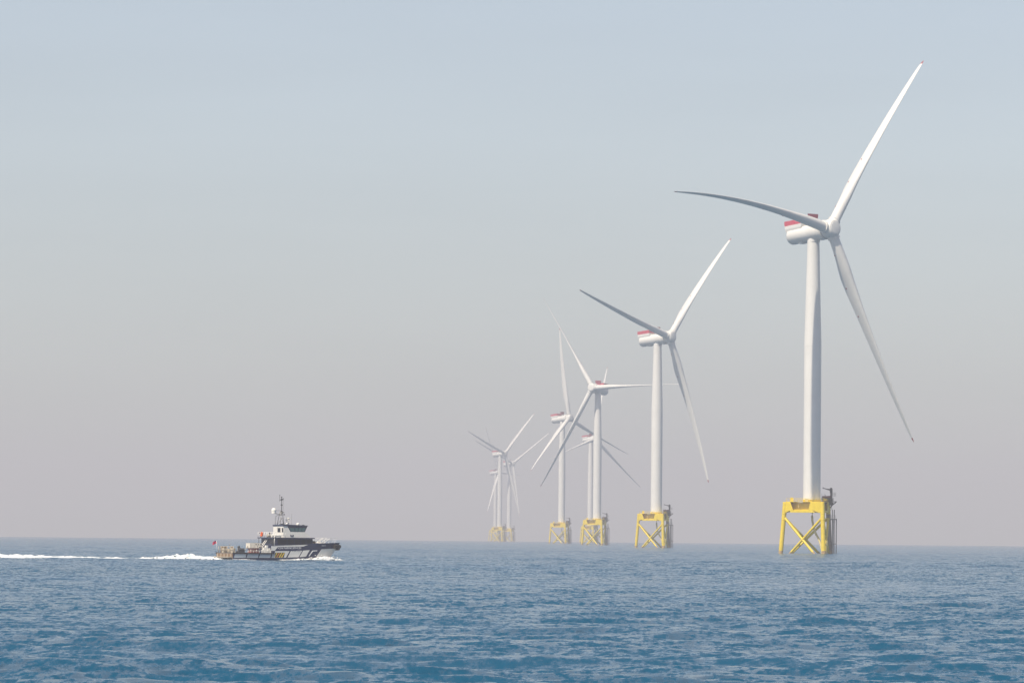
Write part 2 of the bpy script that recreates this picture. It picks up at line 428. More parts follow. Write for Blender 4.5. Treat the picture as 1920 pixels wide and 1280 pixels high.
def f_leg(i):
    def fn(mb):
        mb.tube(legpt(i, -7), legpt(i, 1.0), .74, n=20, mi=1); mb.tube(legpt(i, 1.0), legpt(i, 13.9), .74, .76, n=20)
        for z in (11.2, 13.2): mb.tube(legpt(i, z), legpt(i, z+.16), .80, n=20)
    return fn
def f_brace(i, j, low):
    def fn(mb):
        a, b = (i, j) if low else (j, i)
        p = legpt(a, 12.3); q = legpt(b, -3.9)
        d = (q-p).normalized()
        s = (0-p.z)/(q.z-p.z); wl = p+(q-p)*(s-.035)
        mb.tube(p, wl, .42, n=14); mb.tube(wl, q, .42, n=14, mi=1)
        mb.tube(p+d*.7, p+d*1.5, .47, .42, n=14)
    return fn
def f_tp(mb):
    P = [legpt(i, 0) for i in range(3)]
    T = [legpt(i, ZTOP) for i in range(3)]
    cen = Vector((0, 0, 0))
    # corner boxes over the legs, side plates with a trapezoid opening, recessed web, deck
    for i, j in ((0, 1), (1, 2), (2, 0)):
        a, b = Vector((T[i].x, T[i].y, 0)), Vector((T[j].x, T[j].y, 0))
        u = (b-a).normalized(); L = (b-a).length; nrm = Vector((u.y, -u.x, 0))
        if nrm.dot((a+b)/2) < 0: nrm.negate()
        a2 = a - u*.62 + nrm*.55; L2 = L+1.24
        M = Matrix(((u.x, -nrm.x, 0, a2.x), (u.y, -nrm.y, 0, a2.y), (0, 0, 1, 0), (0, 0, 0, 1)))
        h = ZTOP
        mb.prism([(0, h-3.45), (L2*.06, h-3.55), (L2*.19, h-2.85), (L2*.25, h-2.75), (L2*.18, h), (0, h)], .22, M=M)
        mb.prism([(L2, h-3.45), (L2*.90, h-3.55), (L2*.72, h-2.6), (L2*.645, h-2.75), (L2*.69, h), (L2, h)], .22, M=M)
        mb.prism([(L2*.19, h-3.5), (L2*.80, h-3.5), (L2*.73, h-2.62), (L2*.64, h-2.76), (L2*.25, h-2.76), (L2*.18, h-2.86)], .26, M=M @ Matrix.Translation((0, .03, 0)))
        # recessed web
        mb.prism([(L2*.10, h-3.3), (L2*.78, h-3.3), (L2*.74, h-.25), (L2*.14, h-.25)], .15, M=M @ Matrix.Translation((0, 1.9, 0)), mi=1)
        # stiffener edges of the opening
        mb.tube(M @ Vector((L2*.18, .06, h-.02)), M @ Vector((L2*.25, .06, h-2.76)), .09, n=6)
        mb.tube(M @ Vector((L2*.69, .06, h-.02)), M @ Vector((L2*.645, .06, h-2.76)), .09, n=6)
    # underside and deck as clipped triangles
    def tri(scale, z0, z1, mi=0):
        pts = []
        for i in range(3):
            p = Vector((T[i].x, T[i].y, 0)); o1 = Vector((T[(i+1) % 3].x, T[(i+1) % 3].y, 0)); o2 = Vector((T[(i+2) % 3].x, T[(i+2) % 3].y, 0))
            q = p*scale
            pts += [q+(o2-p).normalized()*1.3, q+(o1-p).normalized()*1.3]
        mb.loft([[Vector((p.x, p.y, z0)) for p in pts], [Vector((p.x, p.y, z1)) for p in pts]], mi, smooth=False)
    tri(1.10, ZTOP+.004, ZTOP+.16, 2); tri(1.02, ZTOP-3.42, ZTOP-3.3)
    for i in range(3):
        mb.tube(legpt(i, 13.2), legpt(i, ZTOP-.3), .78, n=20)
        p = Vector((T[i].x, T[i].y, 0)); q = []
        for k, sg in (((i+1) % 3, 1), ((i+2) % 3, 1)):
            u = (Vector((T[k].x, T[k].y, 0))-p).normalized(); nr = Vector((u.y, -u.x, 0))
            if nr.dot(p) < 0: nr.negate()
            q += [p+u*.9+nr*.52, p-u*.60+nr*.52]
        poly = [q[0], q[1], q[3], q[2], p*.86]
        mb.loft([[Vector((v.x, v.y, z)) for v in poly] for z in (13.80, ZTOP-.01)], smooth=False)
    mb.tube((0, 0, ZLOW), (0, 0, 18.0), 3.0, 3.0, n=40); mb.tube((0, 0, 17.95), (0, 0, 18.2), 3.12, n=40)
    # deck cabinets and fittings
    p = T[0]*.80; mb.box((p.x-.1, p.y-.5, ZTOP+.16), (p.x+.9, p.y+.5, ZTOP+1.5))
    mb.box((-2.2, -4.3, ZTOP+.16), (-1.2, -3.6, ZTOP+1.1), 3)
    mb.tube((-4.4, -1.8, ZTOP-1.9), (-4.4, -1.8, ZTOP+.9), .10, n=8, mi=3)
def f_rail(mb):
    T = [legpt(i, ZTOP)*1.0 for i in range(3)]
    pts = []
    for i in range(3):
        p = Vector((T[i].x, T[i].y, 0)); o1 = Vector((T[(i+1) % 3].x, T[(i+1) % 3].y, 0)); o2 = Vector((T[(i+2) % 3].x, T[(i+2) % 3].y, 0))
        q = p*1.08; pts += [q+(o2-p).normalized()*1.3, q+(o1-p).normalized()*1.3]
    n = len(pts)
    for i in range(n):
        a, b = pts[i], pts[(i+1) % n]; L = (b-a).length; k = max(1, round(L/1.5))
        for z in (.62, 1.2): mb.tube(Vector((a.x, a.y, ZTOP+z)), Vector((b.x, b.y, ZTOP+z)), .035, n=5)
        for s in range(k):
            p = a+(b-a)*(s/k); mb.tube((p.x, p.y, ZTOP+.15), (p.x, p.y, ZTOP+1.2), .035, n=5)
def f_craneplat(mb):
    B = legpt(2, ZTOP); x, y = B.x, B.y
    mb.box((x-2.1, y-1.0, ZTOP-.25), (x+1.9, y+3.0, ZTOP+.0)); mb.box((x+1.9, y-.2, ZTOP+.15), (x+3.05, y+1.6, ZTOP+.4))
    mb.tube((x+.4, y+.5, ZTOP-2.4), (x+1.9, y+.5, ZTOP-.3), .22, n=8); mb.tube((x+1.5, y+.8, ZTOP-.9), (x+2.8, y+.8, ZTOP+.15), .16, n=8)
    for z in (.55, 1.1, 1.6):
        for q0, q1 in (((x-2.1, y-1), (x+1.9, y-1)), ((x+1.9, y-1), (x+1.9, y+3)), ((x-2.1, y+3), (x+1.9, y+3)), ((x-2.1, y-1), (x-2.1, y+3))):
            mb.tube((*q0, ZTOP+z), (*q1, ZTOP+z), .045, n=5)
    for k in range(6):
        mb.tube((x-2.1+k*.8, y-1, ZTOP), (x-2.1+k*.8, y-1, ZTOP+1.6), .045, n=5); mb.tube((x-2.1+k*.8, y+3, ZTOP), (x-2.1+k*.8, y+3, ZTOP+1.6), .045, n=5)
    mb.box((x-1.7, y-.3, ZTOP), (x-.5, y+1.2, ZTOP+1.2)); mb.box((x-.2, y+.2, ZTOP), (x+.6, y+1.9, ZTOP+1.0)); mb.box((x+.9, y-.5, ZTOP), (x+1.7, y+.4, ZTOP+1.3))
    mb.tube((x-2.0, y-.9, ZTOP+1.2), (x-2.0, y-.9, ZTOP+3.0), .05, n=5)
    mb.box((x-1.9, y-.4, ZTOP+1.62), (x+.9, y+1.6, ZTOP+2.15), 1); mb.box((x-1.85, y-.35, ZTOP+.01), (x+.85, y+1.5, ZTOP+1.6)); mb.box((x-2.3, y-.9, ZTOP-1.0), (x+1.7, y-.7, ZTOP-.26))
    mb.tube((x-1.2, y, ZTOP+2.1), (x-1.2, y, ZTOP+2.9), .05, n=5); mb.tube((x-.8, y+.5, ZTOP+2.1), (x-.8, y+.5, ZTOP+2.6), .08, n=6)
def f_crane(mb):
    B = legpt(2, ZTOP); x, y = B.x+1.15, B.y+.9
    mb.tube((x, y, ZTOP-.1), (x, y, ZTOP+3.4), .42, .36, n=14)
    mb.box((x-.5, y-.45, ZTOP+3.4), (x+.45, y+.45, ZTOP+4.6)); mb.sphere((x-.05, y, ZTOP+4.6), .42)
    mb.box((x-.05, y-.5, ZTOP+2.2), (x+1.5, y+.5, ZTOP+2.32))
    for z in (2.8, 3.3): mb.tube((x, y-.5, ZTOP+z), (x+1.5, y-.5, ZTOP+z), .045, n=5)
    for q in (.5, 1.0, 1.5): mb.tube((x+q, y-.5, ZTOP+2.2), (x+q, y-.5, ZTOP+3.3), .045, n=5)
    mb.box((x-1.3, y-.6, ZTOP+2.1), (x-.3, y+.4, ZTOP+2.25))
def f_boom(mb):
    B = legpt(2, ZTOP); x, y = B.x+1.15, B.y+.9
    mb.tube((x-.3, y, ZTOP+4.15), (x-2.75, y, ZTOP+4.85), .19, .13, n=8)
    mb.tube((x-.3, y, ZTOP+4.5), (x-1.6, y, ZTOP+4.62), .07, n=6)
    mb.tube((x-2.75, y, ZTOP+4.55), (x-2.75, y, ZTOP+5.15), .11, n=6)
def f_landing(mb):
    B0 = legpt(2, 6); x, y = B0.x, B0.y
    xs = (x+1.0, x+1.65, x+2.35)
    for px, top, r in ((xs[0], 15.0, .14), (xs[1], 14.9, .16), (xs[2], 11.9, .17)):
        mb.tube((px, y+.3, -5), (px, y+.3, top), r, n=10)
    mb.tube((x+1.3, y-.9, -5), (x+1.3, y-.9, 11.9), .12, n=8)
    for z in (3.4, 11.6):
        mb.tube((x-.2, y, z), (xs[2]+.1, y+.3, z), .16, n=8); mb.tube((x-.2, y, z), (x+1.3, y-.9, z), .13, n=8)
    mb.box((x-.3, y-1.0, 11.65), (xs[2]+.2, y+.8, 11.85))
    for z in (12.4, 12.95):
        mb.tube((x+.2, y-.9, z), (xs[2], y-.9, z), .04, n=5)
    for k in range(5): mb.tube((x+.2+k*.45, y-.9, 11.8), (x+.2+k*.45, y-.9, 12.95), .04, n=5)
    z = .3
    while z < 11.5:
        mb.tube((xs[0], y+.3, z), (xs[1], y+.3, z), .03, n=4); z += .45
    mb.tube((x-.1, y, 13.8), (x+.9, y+.2, 15.6), .07, n=6)
def f_jtube(mb):
    F = legpt(1, 3); P = []
    for zx, z in ((648, 14.0), (646, 12.5), (650, 11.0), (660, 9.6), (676, 8.0), (700, 6.6), (730, 5.3), (757, 3.6), (772, 2.0), (782, .4), (790, -2.5)):
        P.append(Vector(((zx-640)/39.6, 1.6-(zx-640)/39.6*.5, z)))
    mb.path(P, .36, 12)
    mb.tube((F.x+1.1, F.y+.7, 2.7), (F.x+1.15, F.y+.7, 4.4), .26, n=10); mb.tube((F.x+1.0, F.y+.7, -3), (F.x+1.1, F.y+.7, 2.6), .17, n=10)
    mb.tube((F.x+.2, F.y+.2, 3.4), (F.x+1.1, F.y+.7, 3.4), .10, n=8)

PARTLAB = {'jacket_leg': None}
TURB = [
 # x, y, yaw, cone, hub offset, [(angle, in-plane tip shift, flap tip shift, length shift, sag)], label
 (101.1, 1523.2, 41.9, 4.12, 1.0, [(292.89, -.99, -.26, .46, 1.5), (52.89, -1.54, .1, -.46, 0), (172.89, 1.98, .06, -.45, 8.5)], 'nearest and tallest white wind turbine, on a bright yellow jacket at the right'),
 (74.8, 2328.3, 49.9, 2.86, 0, [(284.48, .11, .12, .55, -10), (44.48, -.12, -.04, -.1, -2), (164.48, .06, -.01, 0, 0)], 'second nearest white wind turbine, its dark blade pointing up left'),
 (60.2, 3158.5, -30.3, 2.31, 1.1, [(242.7, .2, .06, .9, 0), (2.7, -1.9, -.03, -.22, 1), (122.7, 1.8, -.3, -.6, 0)], 'white wind turbine turned left, one blade level to the right'),
 (44.0, 3904.1, 48.9, 4.09, 0, [(217.08, .78, .16, 0, 0), (337.08, -.61, .3, .59, 2), (97.08, -.22, .1, .34, 0)], 'white wind turbine with one blade straight up, left of the left-facing turbine'),
 (82.9, 4712.0, 41.7, 3.06, .4, [(197.84, 1.23, -.32, .64, 1.5), (317.84, .88, -.81, -1.0, 1), (77.84, -2.91, .89, .15, 0)], 'hazy wind turbine half hidden behind the tower of the left-facing turbine'),
 (-13.2, 5553.0, 51.0, 3.27, 0, [(280.83, .45, .25, .74, -4), (40.83, -.28, .19, .18, 0), (160.83, -.07, .2, -.26, 0)], 'tallest wind turbine of the faint far cluster, blades in a Y'),
 (-1.8, 6274.6, 37.9, 2.55, 0, [(273.93, -1.0, 0, 0, 0), (33.93, .16, .88, 1.0, 0), (153.93, 2.36, .91, -1.5, 0)], 'right-hand wind turbine of the faint far cluster'),
 (-23.5, 7102.5, 51.2, 3.9, 0, [(234.96, .75, .58, -.63, 0), (354.96, .05, .68, .82, 0), (114.96, -.84, .35, -.08, 0)], 'faintest and lowest wind turbine, at the left of the far cluster'),
]
for ti, (x, y, yaw, cone, dh, blades, lab) in enumerate(TURB):
    D = math.hypot(x, y)
    t = empty('wind_turbine', (x, y, zc(D)))
    tag(t, lab, 'wind turbine', 'offshore wind turbines standing in a row')
    a = R(yaw); rot = (-TILT, 0, a)
    M = Matrix.Rotation(a, 3, 'Z') @ Matrix.Rotation(-TILT, 3, 'X')
    ctr = Vector((0, 0, HUB+dh)) + M @ Vector((0, -OV, 0))
    jr = (0, 0, JROT)
    put('tower', 'tower', WHITE, f_tower, t).scale = (1, 1, 1)
    nac = put('nacelle', 'nacelle', WHITE, f_nacelle, t, rot, (0, 0, HUB+dh))
    for nm, m, fn in (('helideck', WHITE, f_skirt), ('safety_fence', FENCEM, f_fence), ('cooler', COOLER, f_cooler)):
        put(nm, nm, m, fn, nac)
    hb = MB(); f_hub(hb)
    for b in blades: add_collar(hb, R(b[0]))
    h = hb.build('hub', WHITE, t); h.rotation_euler = rot; h.location = ctr
    for ang, bi, flap, dr, sag in blades:
        make_blade(t, rot, ctr, R(ang), R(80), cone, flap, bi, sag, dr, ti < 4)
    tp = put('tp', 'transition_platform', [YELLOW, YELLOW, YELLOW, PALEY], f_tp, t, jr)
    put('rail', 'railing', YELLOW, f_rail, tp)
    for i in range(3): put('leg%d' % i, 'jacket_leg', [GREYP if i == 2 else YELLOW, MARINE], f_leg(i), t, jr)  # third leg darker brown-grey, the other two yellow
    for i, j in ((0, 1), (1, 2), (2, 0)):
        for lo in (True, False): put('br%d%d%d' % (i, j, lo), 'brace', [YELLOW, MARINE], f_brace(i, j, lo), t, jr)
    cp = put('cplat', 'crane_platform', [DARK, DKRED], f_craneplat, t, jr)
    cr = put('crane', 'crane', DARK, f_crane, t, jr); put('boom', 'crane_boom', DARK, f_boom, cr)
    put('land', 'boat_landing', GALV, f_landing, t, jr)
    put('jtube', 'cable_tube', PALEY, f_jtube, t, jr)

# ------------------------------------------------------------------ the crew boat
BOAT = empty('crew_boat', (-53.0, 844.6, zc(846)), R(26.6)); BOAT.scale = (.946,)*3
tag(BOAT, 'navy and white twin-deck crew boat under way, with mast and white radome', 'boat')
BB = [(-1, 4.25), (16, 4.25), (18, 4.15), (19.5, 3.95), (21, 3.6), (22.4, 3.05), (23.2, 2.62), (23.65, 2.3)]
def xmax(z): return 21.1+.75*z
def half(X, z):
    s = X if X < 14 else 14+(X-14)*(23.65-14)/(xmax(z)-14)
    fl = 1-.03*max(0, 1.6-z)/1.6
    return itp(BB, min(s, 23.65))*fl
def zs(zy): return (955-zy)/65.5
def xs_(zx, z=1.5):
    X = (zx-385)/60.3
    for _ in range(12): X = (zx-276-25.6*half(X, z))/60.3
    return X
def sheer(X): return float(np.interp(X, [8.3, 8.8, 15.5, 16.3, 20, 23.6], [2.78, 2.86, 3.08, 3.28, 3.40, 3.52]))
def hull_loft(mb, xs, levels, mi=0):
    rings = []
    for s in xs:
        st, pt = [], []
        for lv in levels:
            z = lv if not callable(lv) else lv(s)
            X = s if s < 14 else 14+(s-14)*(xmax(z)-14)/(23.65-14)
            h = half(X, z) if z > -.5 else half(X, z)*.8
            st.append(Vector((X, -h, z))); pt.append(Vector((X, h, z)))
        rings.append(st+pt[::-1])
    mb.loft(rings, mi, smooth=True)
h = MB(); stn = [0, 3, 6, 9, 12, 14, 16, 17.5, 19, 20.3, 21.4, 22.3, 23, 23.65]
hull_loft(h, stn, [-.8, .05, .7, 1.3])
hull = h.build('hull', NAVY, BOAT)
h = MB(); hull_loft(h, [8.35, 9.5, 11, 13, 14, 15.5, 16.4, 17.5, 19, 20.3, 21.4, 22.3, 23, 23.65], [1.304, 2.2, sheer])
up = h.build('raised_bulwark', NAVY, BOAT)
def skin(mb, quad, off=.02, mi=0, n=10, m=3, sides=(-1, 1)):
    """quad in hull-side (zoom) coordinates TL TR BR BL -> thin panel lying on the hull side"""
    P = [(xs_(zx, zs(zy)), zs(zy)) for zx, zy in quad]
    for sd_ in sides:
        g = []
        for layer in (off, -.03):
            for j in range(m+1):
                for i in range(n+1):
                    u, v = i/n, j/m
                    tx = P[0][0]*(1-u)+P[1][0]*u; tz = P[0][1]*(1-u)+P[1][1]*u
                    bx = P[3][0]*(1-u)+P[2][0]*u; bz = P[3][1]*(1-u)+P[2][1]*u
                    X = tx*(1-v)+bx*v; z = tz*(1-v)+bz*v
                    g.append(Vector((X, sd_*(half(X, z)+layer), z)))
        W = n+1; K = W*(m+1); fs = []
        for j in range(m):
            for i in range(n): fs.append((j*W+i, j*W+i+1, (j+1)*W+i+1, (j+1)*W+i))
        edge = [i for i in range(W)]+[j*W+n for j in range(1, m+1)]+[m*W+i for i in range(n-1, -1, -1)]+[j*W for j in range(m-1, 0, -1)]
        for k in range(len(edge)):
            a, b = edge[k], edge[(k+1) % len(edge)]; fs.append((a, b, b+K, a+K))
        mb.add(g, fs, mi, False)
for q in (((402, 880), (548, 880), (539, 927), (389, 927)), ((567, 880), (706, 880), (699, 927), (553, 927)), ((724, 880), (866, 880), (857, 926), (710, 926)), ((884, 872), (914, 872), (906, 926), (873, 926))):
    mb = MB(); skin(mb, q); mb.build('grey_panel', HULLG, BOAT)
for q in (((918, 838), (1106, 836), (1060, 921), (908, 926)), ((1122, 836), (1270, 829), (1222, 914), (1080, 919)), ((1283, 828), (1368, 822), (1321, 905), (1236, 912)), ((1522, 810), (1716, 795), (1645, 912), (1452, 912))):
    mb = MB(); skin(mb, q); mb.build('white_panel', HULLW, BOAT)
mb = MB(); skin(mb, ((868, 772), (1345, 753), (1285, 776), (955, 782))); skin(mb, ((868, 774), (954, 784), (914, 834), (868, 834)), n=4); mb.build('white_panel', HULLW, BOAT)
mb = MB(); skin(mb, ((1404, 828), (1466, 824), (1466, 834), (1400, 838)), n=4, m=1); skin(mb, ((1400, 830), (1412, 836), (1366, 900), (1354, 900)), n=3); mb.build('white_stripe', LETTER, BOAT)
mb = MB(); skin(mb, ((372, 862), (912, 862), (912, 878), (372, 878)), off=.10, n=6, m=1); mb.build('rub_rail', BLACKR, BOAT)
mb = MB()
hx0, hx1, hx2, hx3 = 920, 1046, 1032, 913
skin(mb, ((hx0, 858), (hx1, 856), (hx2, 919), (hx3, 922)), off=.03, mi=1)
for k in range(4):
    u0 = k/4-.02; tl = hx0+18+(hx1-hx0)*u0; mi = 2 if k in (1, 2, 3) and k != 3 else 0
    skin(mb, ((min(tl, hx1-12), 859), (min(tl+15, hx1), 859), (max(tl-20, hx3), 919), (max(tl-35, hx3), 920)), off=.045, mi=(0, 2, 0, 0)[k], n=2)
mb.build('hazard_stripes', [HAZY, BLACKR, HAZO], BOAT)
# lettering on the bulwark
def text_part(name, body, m, X0, z0, hgt, wid, dz=0.):
    cu = bpy.data.curves.new('text', 'FONT'); cu.body = body; cu.size = 1; cu.extrude = 0.0; cu.resolution_u = 3
    o = bpy.data.objects.new('tmp_text', cu); COL.objects.link(o)
    dg = bpy.context.evaluated_depsgraph_get(); dg.update()
    me = bpy.data.meshes.new_from_object(o.evaluated_get(dg)); bpy.data.objects.remove(o)
    xs = [v.co.x for v in me.vertices]; ys = [v.co.y for v in me.vertices]
    x0, x1, y1 = min(xs), max(xs), max(ys)
    for v in me.vertices:
        X = X0+(v.co.x-x0)/(x1-x0)*wid; z = z0+v.co.y/y1*hgt+dz*(X-X0)
        v.co = (X, -(half(X, z)+.028), z)
    me.materials.append(m); t = bpy.data.objects.new(name, me); COL.objects.link(t); t.parent = BOAT
    return t
text_part('lettering', 'ICENI MARINE SERVICES', LETTER, 9.45, 2.20, .37, 5.0, .014)
text_part('lettering', 'ICENI', LETTER, 19.05, 2.80, .24, .85, .02)
mb = MB()
for zx in (1145, 1168, 1178, 1200, 1212, 1226, 1240): skin(mb, ((zx, 837), (zx+7, 837), (zx+6, 845), (zx-1, 845)), off=.035, n=1, m=1, sides=(-1,))
mb.build('name_marks', NAVY, BOAT)
# bow fender
mb = MB(); pts = [(22.0, -3.35), (22.9, -2.9), (23.6, -2.2), (23.75, 0), (23.6, 2.2), (22.9, 2.9), (22.0, 3.35)]
mb.path([Vector((a, b, 2.75)) for a, b in pts], .42, 12); mb.path([Vector((a-.1, b, 2.25)) for a, b in pts[1:-1]], .25, 10)
mb.build('bow_fender', BLACKR, BOAT)
# transom
mb = MB(); mb.box((-.14, -4.0, .25), (-.0, 4.0, 1.28)); mb.box((-.9, -3.9, .45), (-.15, 3.9, .62), 1)
for yy in (-3.4, -1.6, 0, 1.6, 3.3): mb.box((-.22, yy-.14, .3), (-.145, yy+.14, 1.25), 1)
mb.build('transom', [BROWN, CREAM], BOAT)
# deck
mb = MB(); mb.box((.05, -4.1, 1.304), (8.3, 4.1, 1.36)); mb.build('aft_deck', DECK, BOAT)
# stern frames, bollards and lockers
mb = MB()
for yy in (-3.6, -2.0, -.4, 1.2, 2.6, 3.8):
    mb.tube((.25, yy, 1.3), (.25, yy, 2.65), .07, n=6)
for z in (1.95, 2.6): mb.tube((.25, -3.6, z), (.25, 3.8, z), .05, n=6)
for yy in (-2.6, 1.9): mb.box((.3, yy-.5, 1.36), (.9, yy+.5, 2.3))
mb.build('stern_rail', CREAM, BOAT)
mb = MB(); mb.box((.5, 2.5, 1.36), (1.4, 3.6, 2.55)); mb.build('stern_locker', BROWN, BOAT); mb = MB(); mb.box((1.0, .3, 1.36), (1.7, 1.3, 2.2)); mb.build('stern_locker', CREAM, BOAT); mb = MB(); mb.tube((.9, -1.3, 1.36), (.9, -1.3, 2.6), .2, n=8); mb.build('bollard', BROWN, BOAT)
mb = MB(); mb.tube((1.9, -2.8, 1.36), (1.9, -2.8, 2.35), .30, n=12); mb.tube((1.5, -3.1, 2.0), (2.7, -3.1, 2.0), .32, n=12); mb.box((1.4, -3.3, 1.36), (2.8, -2.2, 1.75)); mb.sphere((1.9, -2.4, 2.5), .28)
mb.build('deck_winch', DARK, BOAT)
mb = MB(); mb.tube((2.6, -.5, 1.4), (2.6, -.5, 2.3), .22, n=10); mb.tube((2.6, -.5, 2.2), (4.1, -.5, 1.95), .11, n=8); mb.tube((4.0, -.6, 1.9), (4.9, -.6, 3.1), .09, n=8); mb.tube((1.6, 1.5, 1.36), (1.6, 1.5, 2.9), .05, n=6); mb.sphere((1.6, 1.5, 2.95), .16, sz=.6)
mb.build('deck_crane', GALV, BOAT)
mb = MB()
for zx, z1 in ((6.9, 2.5), (7.4, 2.9), (7.9, 2.35)): mb.box((zx-.2, -3.6, 1.36), (zx+.22, -2.9, z1))
mb.box((6.2, -3.8, 1.36), (8.2, -3.65, 2.0)); mb.build('deck_locker', SUPERW, BOAT)
mb = MB()
for k in range(9):
    X = 3.2+k*.6; mb.tube((X, -3.95, 1.36), (X, -3.95, 2.05 if k % 2 else 1.8), .04, n=5)
mb.tube((3.2, -3.95, 1.8), (8.0, -3.95, 1.8), .035, n=5); mb.tube((8.75, -4.1, 2.8), (8.75, -4.1, 4.3), .05, n=6); mb.build('side_rail', SUPERW, BOAT)
# main cabin
mb = MB(); mb.box((9.3, -3.6, 1.36), (17.2, 3.6, 4.25)); cab = mb.build('main_cabin', NAVY, BOAT)
for x0, x1 in ((9.7, 11.6), (11.75, 13.2), (13.35, 14.6), (14.75, 15.7), (15.85, 16.95)):
    for sy in (-1, 1):
        mb = MB(); mb.box((x0, sy*3.62-.02, 3.12), (x1, sy*3.62+.02, 4.05)); mb.build('window', GLASSD, cab)
mb = MB(); mb.box((9.24, -3.0, 1.9), (9.3, -1.9, 3.9)); mb.build('door', GLASSD, cab)
mb = MB()
mb.prism([(8.55, 4.256), (17.55, 4.256), (17.62, 4.44), (8.55, 4.44)], 7.7, M=Matrix.Translation((0, -3.85, 0)))
mb.build('upper_deck', NAVY, BOAT)
mb = MB()
for yy in (-3.6, 3.6): mb.tube((8.75, yy, 1.36), (8.75, yy, 4.25), .07, n=8)
mb.build('deck_post', DARK, BOAT)
mb = MB(); mb.tube((7.1, .7, 1.4), (9.2, .7, 4.3), .08, n=6); mb.tube((7.1, -.1, 1.4), (9.2, -.1, 4.3), .08, n=6)
for k in range(10): mb.box((7.15+k*.21, -.1, 1.55+k*.29), (7.4+k*.21, .7, 1.59+k*.29))
mb.build('stairway', SUPERW, BOAT)
# upper house and wheelhouse
mb = MB(); hw = 2.5
mb.prism([(11.36, 4.45), (17.5, 4.45), (15.95, 5.56), (12.9, 5.56), (12.05, 6.9), (11.36, 6.9)], 2*hw, M=Matrix.Translation((0, -hw, 0)))
dh = mb.build('deckhouse', SUPERW, BOAT)
for y0, y1, z0, z1 in ((-1.05, .3, 5.5, 6.35), (-2.4, -1.75, 5.55, 6.35)):
    mb = MB(); mb.box((11.32, y0, z0), (11.36, y1, z1)); mb.build('window', GLASSD, dh)
mb = MB(); mb.box((12.85, -hw-.03, 4.70), (13.57, -hw, 5.02)); mb.box((13.03, -hw-.045, 4.86), (13.13, -hw-.03, 5.02), 1); mb.box((13.29, -hw-.045, 4.86), (13.39, -hw-.03, 5.02), 1); mb.box((12.9, -hw-.045, 4.62), (13.52, -hw-.005, 4.69), 2)
mb.build('emblem', [NAVY, LETTER, HULLG], dh)
mb = MB()
mb.prism([(12.93, 5.57), (16.0, 5.57), (16.55, 6.72), (12.10, 6.72)], 2*(hw-.02), M=Matrix.Translation((0, -hw+.02, 0)))
wh = mb.build('wheelhouse', NAVY, BOAT)
def pane(xa, xb, xc, xd, z0, z1):
    for sy in (-1, 1):
        mb = MB(); mb.prism([(xa, z0), (xb, z0), (xc, z1), (xd, z1)], .03, M=Matrix.Translation((0, sy*(hw-.01)-.015-.005*0, 0)))
        mb.build('window', GLASST, wh)
pane(12.98+.05, 13.75, 13.75, 12.55, 5.66, 6.36)
pane(13.9, 14.5, 14.55, 13.9, 5.66, 6.38); pane(14.62, 15.2, 15.35, 14.68, 5.66, 6.40); pane(15.32, 15.9, 16.2, 15.48, 5.66, 6.42)
mb = MB()
for k in range(5):
    y0 = -2.2+k*.9; q = [Vector((16.03, y0, 5.68)), Vector((16.03, y0+.78, 5.68)), Vector((16.38, y0+.78, 6.45)), Vector((16.38, y0, 6.45))]
    mb.add(q+[v+Vector((.04, 0, 0)) for v in q], [(0,1,2,3),(7,6,5,4),(0,4,5,1),(1,5,6,2),(2,6,7,3),(3,7,4,0)])
mb.build('front_window', GLASST, wh)
mb = MB(); mb.prism([(11.25, 6.73), (16.62, 6.73), (16.66, 6.86), (12.2, 7.02), (11.25, 6.95)], 2*hw+.2, M=Matrix.Translation((0, -hw-.1, 0)))
mb.build('wheelhouse_roof', NAVY, BOAT)
mb = MB(); mb.tube((15.6, -1.5, 5.3), (15.6, -1.5, 5.75), .05, n=6); mb.box((15.2, -2.4, 5.2), (16.0, -2.2, 5.34)); mb.tube((16.3, -1.2, 4.9), (16.3, -1.2, 5.4), .12, n=8); mb.build('searchlight', GALV, BOAT)
# upper deck gear aft of the house
mb = MB()
for yy in (-3.7, 3.7):
    for z in (4.95, 5.45): mb.tube((8.6, yy, z), (11.3, yy, z), .035, n=5)
    for k in range(5): mb.tube((8.6+k*.66, yy, 4.44), (8.6+k*.66, yy, 5.45), .035, n=5)
for z in (4.95, 5.45): mb.tube((8.6, -3.7, z), (8.6, 3.7, z), .035, n=5)
for k in range(8): mb.tube((8.6, -3.7+k*1.05, 4.44), (8.6, -3.7+k*1.05, 5.45), .035, n=5)
mb.build('deck_rail', SUPERW, BOAT)
for X, Y, m in ((10.0, -1.4, SUPERW), (10.0, -2.8, SUPERW), (9.9, .6, CREAM)):
    mb = MB(); mb.tube((X-.65, Y, 4.78), (X+.65, Y, 4.78), .33, n=14); mb.box((X-.4, Y-.3, 4.44), (X+.4, Y+.3, 4.6)); mb.build('life_raft', m, BOAT)
mb = MB()
ring = [Vector((8.5, 1.7+.38*math.cos(t), 5.05+.38*math.sin(t))) for t in np.linspace(0, 2*math.pi, 15)]
mb.path(ring, .10, 8); mb.build('lifebuoy', ORANGE, BOAT)
mb = MB(); mb.box((8.5, 1.5, 4.7), (8.75, 1.9, 5.5)); mb.build('rescue_locker', ORANGE, BOAT)
mb = MB(); mb.tube((8.7, 3.3, 5.35), (9.3, 3.3, 5.35), .13, n=8); mb.tube((8.7, 2.9, 4.9), (9.2, 2.9, 4.9), .12, n=8); mb.tube((9.4, .3, 5.35), (9.9, .3, 5.35), .11, n=8); mb.tube((9.0, 3.2, 4.44), (9.0, 3.2, 5.5), .05, n=6)
mb.tube((9.6, .3, 4.44), (9.6, .3, 5.5), .05, n=6); mb.build('floodlight', DARK, BOAT)
